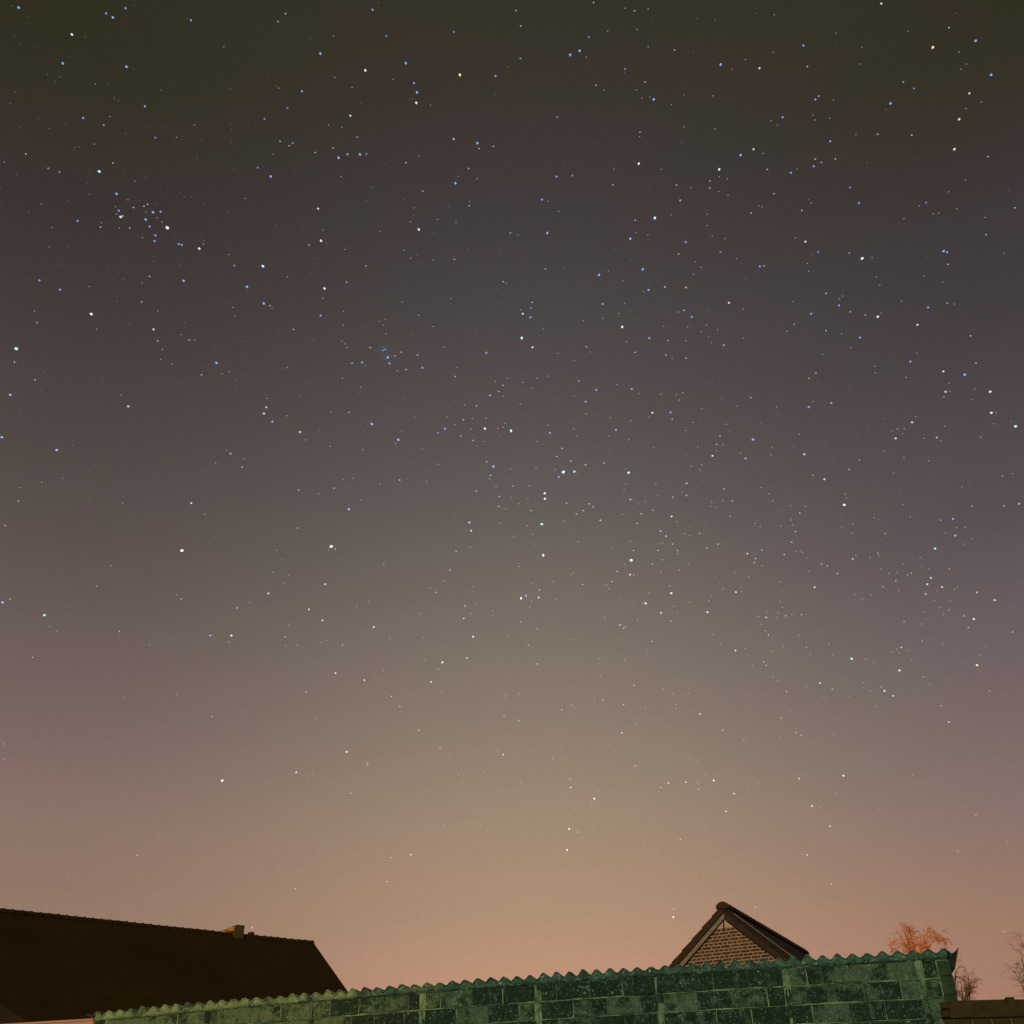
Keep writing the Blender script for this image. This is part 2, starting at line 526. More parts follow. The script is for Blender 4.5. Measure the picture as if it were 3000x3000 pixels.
for i in range(nx):
    sm.face([idx[0, 0, i], idx[1, 0, i], idx[1, 0, i + 1], idx[0, 0, i + 1]])
    e = len(rows) - 1
    sm.face([idx[0, e, i], idx[0, e, i + 1], idx[1, e, i + 1], idx[1, e, i]])
for r in range(len(rows) - 1):
    for i in (0, nx): sm.face([idx[0, r, i], idx[0, r + 1, i], idx[1, r + 1, i], idx[1, r, i]])
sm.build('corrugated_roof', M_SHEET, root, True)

# lumpy filler of mortar pressed into the waves under the sheets
fm = MB(); n = 720; pv = None
for i in range(n + 1):
    u = US + .03 + (10.83 - US - .03) * i / n
    y = -.041 + math.sin(u * 19) * .004 + rnd.uniform(-.004, .004)
    zt = ZB + sag(u) + wave(u) * (.92 + .16 * math.sin(u * 2.3)) + laps[int((u + 1) // (PER * 6))] - TH - .003
    q = [sg(u, .004, TOP - .012), sg(u, y * .75, TOP + .004 + rnd.uniform(-.007, .007)), (u, y - .006, (zt + TOP + sag(u)) / 2 + rnd.uniform(-.004, .004)), (u, y, zt), (u, .05, zt)]
    b = len(fm.v); fm.v += q
    if pv is not None:
        for t in range(4): fm.face([pv + t, pv + t + 1, b + t + 1, b + t])
    pv = b
fm.build('eave_filler', M_SHEET, root, True)

# dark verge closure at the right end
vm = MB()
tri = [(10.848, 3.425), (10.885, 3.44), (10.925, 3.535), (10.972, 3.655), (10.928, 3.612), (10.89, 3.592), (10.848, 3.60)]
vm.prism([(x, -.055, z + sag(10.8)) for x, z in tri], [(x, .5, z + sag(10.8)) for x, z in tri])
vm.build('verge_closure', M_FLASH, root)

# dry stem curling off the left end of the sheets
st = MB()
p0 = Vector((-.20, -.03, 3.50)); pts = [p0 + Vector(v) for v in ((0, 0, 0), (-.03, 0, .03), (-.055, 0, .055), (-.09, 0, .065), (-.115, 0, .05))]
st.tube([W0 + wd * p.x + wn * p.y + Vector((0, 0, p.z)) for p in pts], [.006, .006, .005, .004, .003], 5)
tag(st.build('dry_stem', M_DRY), 'thin dry stem curling out at the left end of the corrugated roof edge', 'plant stem')

# ------------------------------------------------------------------ salmon wall at the left end
r2 = empty('rendered_wall', tuple(W0 + wd * -.25 + wn * .10), WA)
tag(r2, 'low salmon rendered wall meeting the left end of the mossy block wall', 'wall')
m = MB(); zl = on_plane(23, 2999, W0 + wn * .1, wn).z; zr = on_plane(272, 2984, W0 + wn * .1, wn).z
sl = (zr - zl) / 1.33
m.prism([(-3.5, 0, 0), (0, 0, 0), (0, 0, zr - .02), (-3.5, 0, zr - .02 - sl * 3.5)], [(-3.5, .18, 0), (0, .18, 0), (0, .18, zr - .02), (-3.5, .18, zr - .02 - sl * 3.5)])
m.build('wall', M_SALMON, r2)
m = MB()
m.prism([(-3.5, -.012, zr - .026 - sl * 3.5), (.02, -.012, zr - .026), (.02, -.012, zr), (-3.5, -.012, zr - sl * 3.5)], [(-3.5, .2, zr - .02 - sl * 3.5), (.02, .2, zr - .02), (.02, .2, zr), (-3.5, .2, zr - sl * 3.5)])
m.build('coping', M_SALMON, r2)
m = MB(); m.prism([(-.215, -.008, zr - .30), (-.01, -.008, zr - .30), (-.01, -.008, zr - .03), (-.06, -.008, zr - .035), (-.20, -.008, zr - .075)], [(-.215, .02, zr - .30), (-.01, .02, zr - .30), (-.01, .02, zr - .03), (-.06, .02, zr - .035), (-.20, .02, zr - .075)])
o = m.build('render_patch', M_SALMON_TRIM, r2); o['label'] = 'orange patch of render'

# ------------------------------------------------------------------ brown garden wall on the right
GO = W0 + wd * 10.72 + wn * -.06
r3 = empty('garden_wall', tuple(GO), WA)
tag(r3, 'brown stone garden wall running right from the end of the mossy block wall', 'wall')
zt = on_plane(2800, 2931, GO, wn).z; ze = on_plane(2995, 2927, GO, wn).z
L2 = (on_plane(2995, 2927, GO, wn) - GO).dot(wd)
dz = (ze - zt) / L2
gz = lambda x, y, z: (x, y, z + dz * x)
m = MB(); rg = random.Random(5)
x = 0.0
lens = [.56, .17, .34, .6, .5, .6, .55, .6, .5]; ups = [0, .022, -.004, .004, 0, .006, 0, .004, 0]
lens[0] = (on_plane(2948, 2930, GO, wn) - GO).dot(wd); lens[1] = (on_plane(2973, 2930, GO, wn) - GO).dot(wd) - lens[0]
for i, (l, up) in enumerate(zip(lens, ups)):
    m.box((x + .002, -.02, zt - .175), (x + l - .002, .20, zt + up), 0, 0, gz); x += l
m.build('coping', M_GW, r3)
m = MB(); m.box((.02, .012, 0), (x, .17, zt - .18), 1, 0, gz)
for k in range(14):
    z1 = zt - .190 - k * .21; q = 0.02 + (.2 if k % 2 else 0)
    if z1 < .25: break
    while q < x - .1:
        m.box((q + .008, -.004 + rg.uniform(-.004, .004), z1 - .195), (min(q + .2, x) - .008, .03, z1), 0, 0, gz); q += .2
m.build('wall', [M_GW, M_GW_J], r3)
m = MB()      # toothing stones lapping the pier
for z0, z1, a, b in ((zt - .075, zt - .01, -.075, .015), (zt - .16, zt - .09, -.09, -.005), (zt - .31, zt - .19, -.075, .01)):
    m.box((a, -.012, z0), (b, .05, z1), 0)
m.build('toothing_stones', M_GW, r3)

# ------------------------------------------------------------------ brick house with its gable
ZA = 6.9
A = at_z(2118, 2653, ZA); B = at_z(2367, 2797, ZA)
rd = (B - A); rd.z = 0; rd.normalize(); RL = (B - A).length - .1
gx = Vector((rd.y, -rd.x, 0))            # to the right seen from in front of the gable
rb = empty('brick_house', (A.x, A.y, 0), math.atan2(gx.y, gx.x))
tag(rb, 'dark brick house whose tiled gable rises behind the mossy block wall', 'house')
# local frame: x right along the gable, y back along the ridge, z up; origin below the front end of the ridge
pl = on_plane(1966, 2828, A, rd) - A
slope = abs((pl.z) / pl.dot(gx))
pr_ = on_plane(2312, 2797, A, rd) - A
slope_r = abs(pr_.z / pr_.dot(gx))
print('slopes', slope, slope_r, 'ridge len', RL)
TT = .10                                  # tile thickness
OV = .08                                  # verge overhang before the gable wall
HW = 4.2


def rake(side_, off=0.0):                 # point on the roof top line at distance x from the ridge
    s = slope if side_ < 0 else slope_r
    return lambda x: ZA - s * x - off


def roof_side(side_):
    m = MB(); s = slope if side_ < 0 else slope_r
    ln = math.hypot(1, s); nrm = Vector((side_ * s / ln, 0, 1 / ln))
    # stepped rows of tiles
    n = 15; step = HW / n
    for k in range(n):
        x0, x1 = k * step, (k + 1) * step + .03
        a = Vector((side_ * x0, 0, ZA - s * x0)); b = Vector((side_ * x1, 0, ZA - s * x1 + .020))
        a.z += .002
        dn_ = nrm * -.06
        f = [a, b, b + dn_, a + dn_]
        m.prism([(p.x, .012 + (k % 2) * .004, p.z) for p in f], [(p.x, RL, p.z) for p in f])
    return m


for sd in (-1, 1):
    o = roof_side(sd).build('roof', M_ROOF_R, rb)
    s = slope if sd < 0 else slope_r
    # verge tiles along the front edge
    m = MB(); n = 15; step = HW / n; wv = .155 if sd < 0 else .13
    for k in range(n):
        x0, x1 = k * step, (k + 1) * step + .02
        f = [(sd * x0, ZA - s * x0 + .012), (sd * x1, ZA - s * x1 + .042), (sd * (x1 + .0), ZA - s * x1 - wv), (sd * x0, ZA - s * x0 - wv)]
        m.prism([(p[0], -.03 - .004 * (k % 2), p[1]) for p in f], [(p[0], .008, p[1]) for p in f])
    m.build('verge', M_VERGE if sd < 0 else M_ROOF_R, rb)
    # barge board under the verge
    wo, wi = (wv + .004, wv + .13) if sd < 0 else (wv + .004, wv + .185)
    m = MB()
    f = [(0, ZA - wo), (sd * HW, ZA - s * HW - wo), (sd * HW, ZA - s * HW - wi), (0, ZA - wi)]
    m.prism([(p[0], .010 if sd < 0 else -.012, p[1]) for p in f], [(p[0], .035, p[1]) for p in f])
    m.build('barge_board', M_BARGE if sd < 0 else M_BARGE_D, rb)  # left board coloured pale as lit, right board dark as shaded
    if sd > 0:                            # highlight on the right verge edge, put in as a pale strip
        m = MB(); f = [(.25, ZA - s * .25 + .018), (HW, ZA - s * HW + .052), (HW, ZA - s * HW + .03), (.25, ZA - s * .25 - .004)]
        m.prism([(p[0], -.045, p[1]) for p in f], [(p[0], -.036, p[1]) for p in f])
        m.build('edge_highlight', M_BARGE, rb)
    # soffit closing the overhang
    m = MB(); f = [(0, ZA - wi + .03), (sd * HW, ZA - s * HW - wi + .03), (sd * HW, ZA - s * HW - wi + .015), (0, ZA - wi + .015)]
    m.prism([(p[0], .036, p[1]) for p in f], [(p[0], OV - .003, p[1]) for p in f])
    m.build('soffit', M_BARGE_D, rb)
# ridge tiles
m = MB(); n = int(RL / .36)
for k in range(n):
    y0, y1 = -.06 + k * .36, -.06 + (k + 1) * .36 + .03
    ring = []
    for y, r in ((y0, .165), (y1, .150)):
        ring.append([(r * math.sin(t), y, ZA - .045 + r * .78 * math.cos(t)) for t in [R_(-105 + 210 * i / 12) for i in range(13)]])
    m.prism(ring[0], ring[1])
m.build('ridge_tiles', M_VERGE, rb)

# gable wall in English bond, bricks a few millimetres proud of the pale joints
GY = OV
base = [(-HW + .35, 0), (HW - .35, 0), (HW - .35, ZA - slope_r * (HW - .35) - .2), (0, ZA - .2), (-HW + .35, ZA - slope * (HW - .35) - .2)]
m = MB()
m.prism([(x, GY, z) for x, z in base], [(x, GY + .25, z) for x, z in base], 0)
BODY = RL - .4
m.box((-HW + .35, GY + .25, 0), (HW - .35, BODY, ZA - max(slope, slope_r) * HW + .1), 0)


def clip(poly, nx_, nz_, d):              # keep nx*x + nz*z <= d
    out = []
    for i in range(len(poly)):
        p, q = poly[i], poly[(i + 1) % len(poly)]
        a = nx_ * p[0] + nz_ * p[1] - d; b = nx_ * q[0] + nz_ * q[1] - d
        if a <= 0: out.append(p)
        if (a < 0 < b) or (b < 0 < a):
            t = a / (a - b); out.append((p[0] + (q[0] - p[0]) * t, p[1] + (q[1] - p[1]) * t))
    return out


rgb = random.Random(11)
CO, HB = .0745, .116
ZR = None
PANEL_Z = (on_plane(2118, 2719, A + rd * GY, rd)).z
k = 0
z = PANEL_Z - .008
while z > 3.2:
    stretch = k % 2 == 1
    ln_ = 2 * HB if stretch else HB
    x = -HW + (HB * .5 if stretch else 0)
    while x < HW:
        q2 = clip(clip([(x + .012, z - CO + .0145), (x + ln_ - .012, z - CO + .0145), (x + ln_ - .012, z - .0145), (x + .012, z - .0145)], -slope, 1, ZA - .24), slope_r, 1, ZA - .24)
        if len(q2) >= 3:
            q2 = [(a + rgb.uniform(-.003, .003), b + rgb.uniform(-.002, .002)) for a, b in q2]
            t = rgb.random() * .35
            if abs(x - .06) < .16 and 3 < k < 7: t = .95 * rgb.random() + .2
            m.prism([(a, GY - .005, b) for a, b in q2], [(a, GY + .02, b) for a, b in q2], 1, t)
        x += ln_
    z -= CO; k += 1
m.build('gable_wall', [M_JOINT, M_BRICK], rb)
m = MB()
xz = (ZA - .24 - PANEL_Z)
f = [(-xz / slope, PANEL_Z), (xz / slope_r, PANEL_Z), (0, ZA - .24)]
m.prism([(a, GY - .009, b) for a, b in f], [(a, GY + .02, b) for a, b in f])
m.build('gable_panel', M_RENDER, rb)
m = MB(); q = on_plane(2120, 2692, A + rd * (GY - .02), rd) - A; q2 = on_plane(2120.5, 2728, A + rd * (GY - .02), rd) - A
xa, xb = q.dot(gx), q2.dot(gx)
m.tube([(xa, GY - .025, ZA + q.z), ((xa + xb) / 2, GY - .027, ZA + (q.z + q2.z) / 2), (xb, GY - .025, ZA + q2.z)], [.008, .017, .010], 6)
m.build('wall_anchor', M_IRON, rb)

# ------------------------------------------------------------------ long dark farmhouse roof on the left
ZL = 8.0
P0 = at_z(0, 2664, ZL); P1 = at_z(914, 2758, ZL)
rd2 = (P1 - P0); rd2.z = 0; rd2.normalize(); RLEN = (P1 - P0).length + 9.0
dnr = Vector((rd2.y, -rd2.x, 0))
if dnr.y > 0: dnr = -dnr                  # down the slope, towards the viewer
n2 = rd2                                  # verge plane
pv_ = on_plane(1012, 2897, P1, n2) - P1
s2 = abs(pv_.z) / abs(pv_.dot(dnr))
print('left roof slope', s2, 'len', RLEN, 'verge', pv_, pv_.dot(dnr))
rf = empty('farmhouse', (P1.x, P1.y, 0), math.atan2(rd2.y, rd2.x))
tag(rf, 'long farmhouse with a plain dark brown tiled roof sloping behind the block wall', 'house')
# local: x along the ridge (0 at the right end, negative to the left), y = up-slope away, z
SLOPE_LEN = 5.2
ysgn = -1                                 # local -y is towards the viewer when rd2 points right
m = MB()
nw, nr = int(RLEN / .21), 22
run = SLOPE_LEN
grid = {}
for side_ in (-1, 1):
    g0 = len(m.v)
    cols_ = nw * 5
    for r in range(nr + 1):
        for lip in (0, 1):
            if r == 0 and lip == 0: continue
            if r == nr and lip == 1: continue
            d = run * r / nr
            for c in range(cols_ + 1):
                x = -RLEN + RLEN * c / cols_
                wv = 0.0
                m.v.append((x, side_ * d, ZL - s2 * d + wv + (.006 if lip == 0 else 0) - .02))
    nrows = 2 * nr
    for r in range(nrows - 1):
        for c in range(cols_):
            a = g0 + r * (cols_ + 1) + c
            m.face([a, a + 1, a + cols_ + 2, a + cols_ + 1])
m.build('roof', M_ROOF_L, rf)
m = MB()
n = int(RLEN / .245)
rr_ = random.Random(2)
for k in range(n):
    x1 = 0.02 - k * .245; x0 = x1 - .285
    dz_ = rr_.uniform(-.004, .004) - .006 * math.sin(k * .13)
    rings = []
    for x, r in ((x0, .090), (x1 - .05, .094), (x1 - .02, .110), (x1, .108)):
        ys = [r * 1.3 * (i / 4 - 1) for i in range(9)]
        rings.append([(x, y, ZL + dz_ + (r - .09) * 1.1 + .018 - s2 * (math.sqrt(y * y + .0012) - .035) - (.05 if i in (0, 8) else 0)) for i, y in enumerate(ys)])
    for a, b in zip(rings, rings[1:]): m.prism(a, b)
m.build('ridge_tiles', M_ROOF_L, rf)
# verge board at the right end
m = MB()
for sd in (-1, 1):
    f = [(0, ZL - .02), (sd * run, ZL - s2 * run - .02), (sd * run, ZL - s2 * run - .17), (0, ZL - .17)]
    m.prism([(.002, p[0], p[1]) for p in f], [(.045, p[0], p[1]) for p in f])
m.build('verge_board', M_ROOF_L, rf)
m = MB()
ez_ = ZL - s2 * run
f = [(-run + .4, 0), (run - .4, 0), (run - .4, ez_ + .1), (0, ZL - .2), (-run + .4, ez_ + .1)]
m.prism([(-RLEN + .2, a, b) for a, b in f], [(-.12, a, b) for a, b in f])
m.build('house_wall', M_BARGE_D, rf)
# chimney stub straddling the ridge
def loc2(p): 
    d = p - P1; return Vector((d.dot(rd2), d.dot(Vector((-rd2.y, rd2.x, 0))), p.z))
cn = Vector((-rd2.y, rd2.x, 0))
ca = loc2(on_plane(688, 2758, P1 - cn * .16, cn)); cb = loc2(on_plane(712, 2758, P1 - cn * .16, cn)); ct = loc2(on_plane(701, 2710, P1 - cn * .16, cn))
print('chimney', ca, cb, ct)
ch = empty('chimney', (0, 0, 0)); ch.parent = rf
x0, x1, zt_ = ca.x, cb.x, ct.z
m = MB()
w_ = x1 - x0
taper = [(x0 + .01, ca.z - .25), (x1, ca.z - .25), (x1, zt_ - .05), (x1 + .012, zt_ - .045), (x1 + .012, zt_), (x0 + .02, zt_ + .005), (x0 - .03, zt_ - .05), (x0 - .05, ca.z + .17)]
m.prism([(a, -.17, b) for a, b in taper], [(a, .17, b) for a, b in taper])
m.build('stack', M_CHIM, ch)
m = MB(); m.box((x0 + .012, -.19, ca.z + .004), (x1 + .004, -.172, ca.z + .055)); m.build('lead_apron', M_CHIM_BASE, ch)
sl_ = loc2(on_plane(656, 2726, P1 - cn * .05, cn)); su = loc2(on_plane(687, 2709, P1 - cn * .05, cn))
m = MB(); f = [(sl_.x, ZL + .06), (x0 - .05, ZL + .04), (x0 - .032, zt_ - .055), (x0 - .10, zt_ - .10), (sl_.x + .08, ZL + .13)]
m.prism([(a, -.10, b) for a, b in f], [(a, .12, b) for a, b in f])
o = m.build('mortar_shoulder', M_CHIM_SH, ch); o['label'] = 'orange lit sloping shoulder'
# raised ridge tile right of the chimney
tt = loc2(on_plane(737, 2735, P1, cn))
m = MB()
rings = []
for x, r in ((tt.x - .10, .07), (tt.x + .02, .10), (tt.x + .06, .09)):
    rings.append([(x, r * math.sin(t), ZL + .005 + r * math.cos(t)) for t in [R_(-100 + 25 * i) for i in range(9)]])
for a, b in zip(rings, rings[1:]): m.prism(a, b)
m.build('lifted_ridge_tile', M_VERGE, rf)

# lower lean-to roof in the left corner
ql = [at_dist(-420, 2838, 19.2), at_dist(-6, 2936, 19.2), at_dist(92, 3000, 18.6), at_dist(150, 3050, 18.2), at_dist(-420, 3060, 18.2)]
ctr = ql[1]
rl_ = empty('lean_to', (ctr.x, ctr.y, 0))
tag(rl_, 'low lean-to with an olive brown roof in front of the long dark farmhouse roof', 'lean-to')
m = MB(); m.prism([p - Vector((ctr.x, ctr.y, 0)) for p in ql], [p - Vector((ctr.x, ctr.y, .12)) + Vector((0, .05, 0)) for p in ql])
m.build('roof', M_LEAN, rl_)
m = MB(); zb = min(p.z for p in ql) - .15
m.box((-3.4, -.3, 0), (.2, .5, zb)); m.build('wall', M_BARGE_D, rl_)


# ------------------------------------------------------------------ bare trees
def bare_tree(name, label, foot, dist, tips, mat, seed, weep=0.0, tw=.010, twigs=9, tl=.34, spread=.35):
    """a trunk, limbs that fan out to the tips of the crown, and thin twigs along every limb"""
    r = random.Random(seed)
    f0 = at_dist(*foot, dist)
    root_ = empty(name, (f0.x, f0.y, 0)); tag(root_, label, 'tree', 'bare trees beyond the walls')
    o0 = Vector((f0.x, f0.y, 0)); fork = f0 - o0
    tr_ = MB(); cw = MB()
    tr_.tube([Vector((r.uniform(-.04, .04) * (i < 5), r.uniform(-.04, .04) * (i < 5), fork.z * i / 5)) for i in range(6)], [.15 - .018 * i for i in range(6)], 8)

    def twig(p, d, L, rad, depth):
        n = 6; pts = [p.copy()]; q = p.copy(); dd = d.copy()
        for i in range(n):
            dd = (dd + Vector((r.gauss(0, .16), r.gauss(0, .16), r.gauss(0, .12) - weep * (.08 + .30 * i / n)))).normalized()
            q = q + dd * L / n; pts.append(q.copy())
        cw.tube(pts, [max(rad * (1 - .8 * i / n), tw * .4) for i in range(n + 1)], 4)
        if depth < 2:
            for _ in range(4 if depth == 0 else 2):
                i = r.randint(2, n); sd = (pts[i] - pts[i - 1]).normalized()
                twig(pts[i], (sd + Vector((r.gauss(0, .6), r.gauss(0, .6), r.gauss(.1, .5)))).normalized(), L * r.uniform(.4, .7), rad * .6, depth + 1)

    for tx, ty in tips:
        e = at_dist(tx, ty, dist + r.uniform(-spread, spread)) - o0
        s0 = fork * r.uniform(.86, 1.0); s0.x *= 0; s0.y *= 0
        L = (e - s0).length
        pts = []
        bow = Vector((0, 0, L * (.10 + .16 * weep)))
        for i in range(9):
            t = i / 8
            p = s0.lerp(e, t) + bow * math.sin(math.pi * t ** .8) * (1 if abs(e.x - s0.x) > .25 * L else .2)
            p += Vector((r.gauss(0, .012), r.gauss(0, .02), r.gauss(0, .012))) * L * math.sin(math.pi * t)
            pts.append(p)
        cw.tube(pts, [.030 * (1 - t / 9.5) + tw * .3 for t in range(9)], 5)
        for _ in range(twigs):
            i = r.randint(3, 8); d = (pts[i] - pts[i - 1]).normalized()
            d = (d + Vector((r.gauss(0, .5), r.gauss(0, .6), r.gauss(.15, .45)))).normalized()
            twig(pts[i], d, tl * r.uniform(.5, 1.15), tw, 0)
    tr_.build('trunk', mat, root_); cw.build('crown', mat, root_)
    return root_


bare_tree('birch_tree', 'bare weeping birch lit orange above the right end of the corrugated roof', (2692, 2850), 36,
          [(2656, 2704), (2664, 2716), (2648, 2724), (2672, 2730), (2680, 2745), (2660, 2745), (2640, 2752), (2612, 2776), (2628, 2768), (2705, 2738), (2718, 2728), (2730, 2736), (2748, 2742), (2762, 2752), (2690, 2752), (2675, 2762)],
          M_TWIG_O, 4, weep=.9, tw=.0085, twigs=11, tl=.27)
bare_tree('bare_tree', 'small brown bare tree above the brown garden wall', (2822, 2935), 44,
          [(2808, 2893), (2816, 2878), (2828, 2868), (2838, 2862), (2850, 2868), (2858, 2874), (2852, 2890), (2842, 2884), (2826, 2886), (2846, 2904)],
          M_TWIG_B, 9, weep=.25, tw=.0072, twigs=8, tl=.24)
bare_tree('bare_tree', 'dark bare tree reaching in at the right edge of the view', (3040, 2960), 40,
          [(2996, 2765), (2988, 2790), (2984, 2818), (2980, 2838), (2986, 2866), (2994, 2885), (3012, 2750), (3030, 2742), (3050, 2760), (3070, 2790), (2998, 2840)],
          M_TWIG_D, 21, weep=.3, tw=.0058, twigs=9, tl=.34, spread=.5)
bare_tree('bare_tree', 'wispy reddish bare treetop peeking out beside the pier of the block wall', (2786, 2925), 42,
          [(2798, 2822), (2806, 2838), (2800, 2852), (2806, 2870), (2796, 2886)],
          M_TWIG_B, 31, weep=.7, tw=.007, twigs=5, tl=.2)


# ------------------------------------------------------------------ two street lamps hidden by the buildings
def street_lamp(pos, h, label, watts, toward, aim):
    r = empty('street_lamp', (pos.x, pos.y, 0), toward); tag(r, label, 'street lamp', 'street lamps behind the buildings')
    m = MB(); m.tube([(0, 0, 0), (0, 0, 1), (0, 0, h - .4), (.12, 0, h - .1), (.5, 0, h)], [.07, .06, .045, .04, .035], 8); m.build('pole', M_STEEL, r)
    m = MB(); m.prism([(.45, -.09, h - .02), (.95, -.07, h + .01), (.95, .07, h + .01), (.45, .09, h - .02)], [(.45, -.07, h + .07), (.95, -.05, h + .08), (.95, .05, h + .08), (.45, .07, h + .07)]); m.build('head', M_STEEL, r)
    ld = bpy.data.lights.new('lamp_light', 'SPOT'); ld.energy = watts; ld.color = (1.0, .60, .24); ld.shadow_soft_size = .12
    ld.spot_size = R_(40); ld.spot_blend = 1.0
    lo = bpy.data.objects.new('lamp_light', ld); col.objects.link(lo); lo.parent = r; lo.location = (.7, 0, h + .16)
    q = Matrix.Rotation(-toward, 3, 'Z') @ (aim - Vector((pos.x, pos.y, 0)) - Matrix.Rotation(toward, 3, 'Z') @ Vector(lo.location))
    lo.rotation_euler = q.to_track_quat('-Z', 'Y').to_euler()


tp = at_dist(2660, 2700, 36)
street_lamp(Vector((tp.x - 1.2, tp.y - 4.0, 0)), 4.6, 'street lamp behind the outbuilding that lights the birch', 400, R_(60), at_dist(2662, 2752, 36))
cpos = P1 + rd2 * (ca.x - 3.2) + cn * 3.2
street_lamp(Vector((cpos.x, cpos.y, 0)), 6.6, 'street lamp behind the long farmhouse roof', 260, R_(0), P1 + rd2 * (ca.x - .3) + Vector((0, 0, .1)))

# ------------------------------------------------------------------ stars
SKY_R = 5000.0
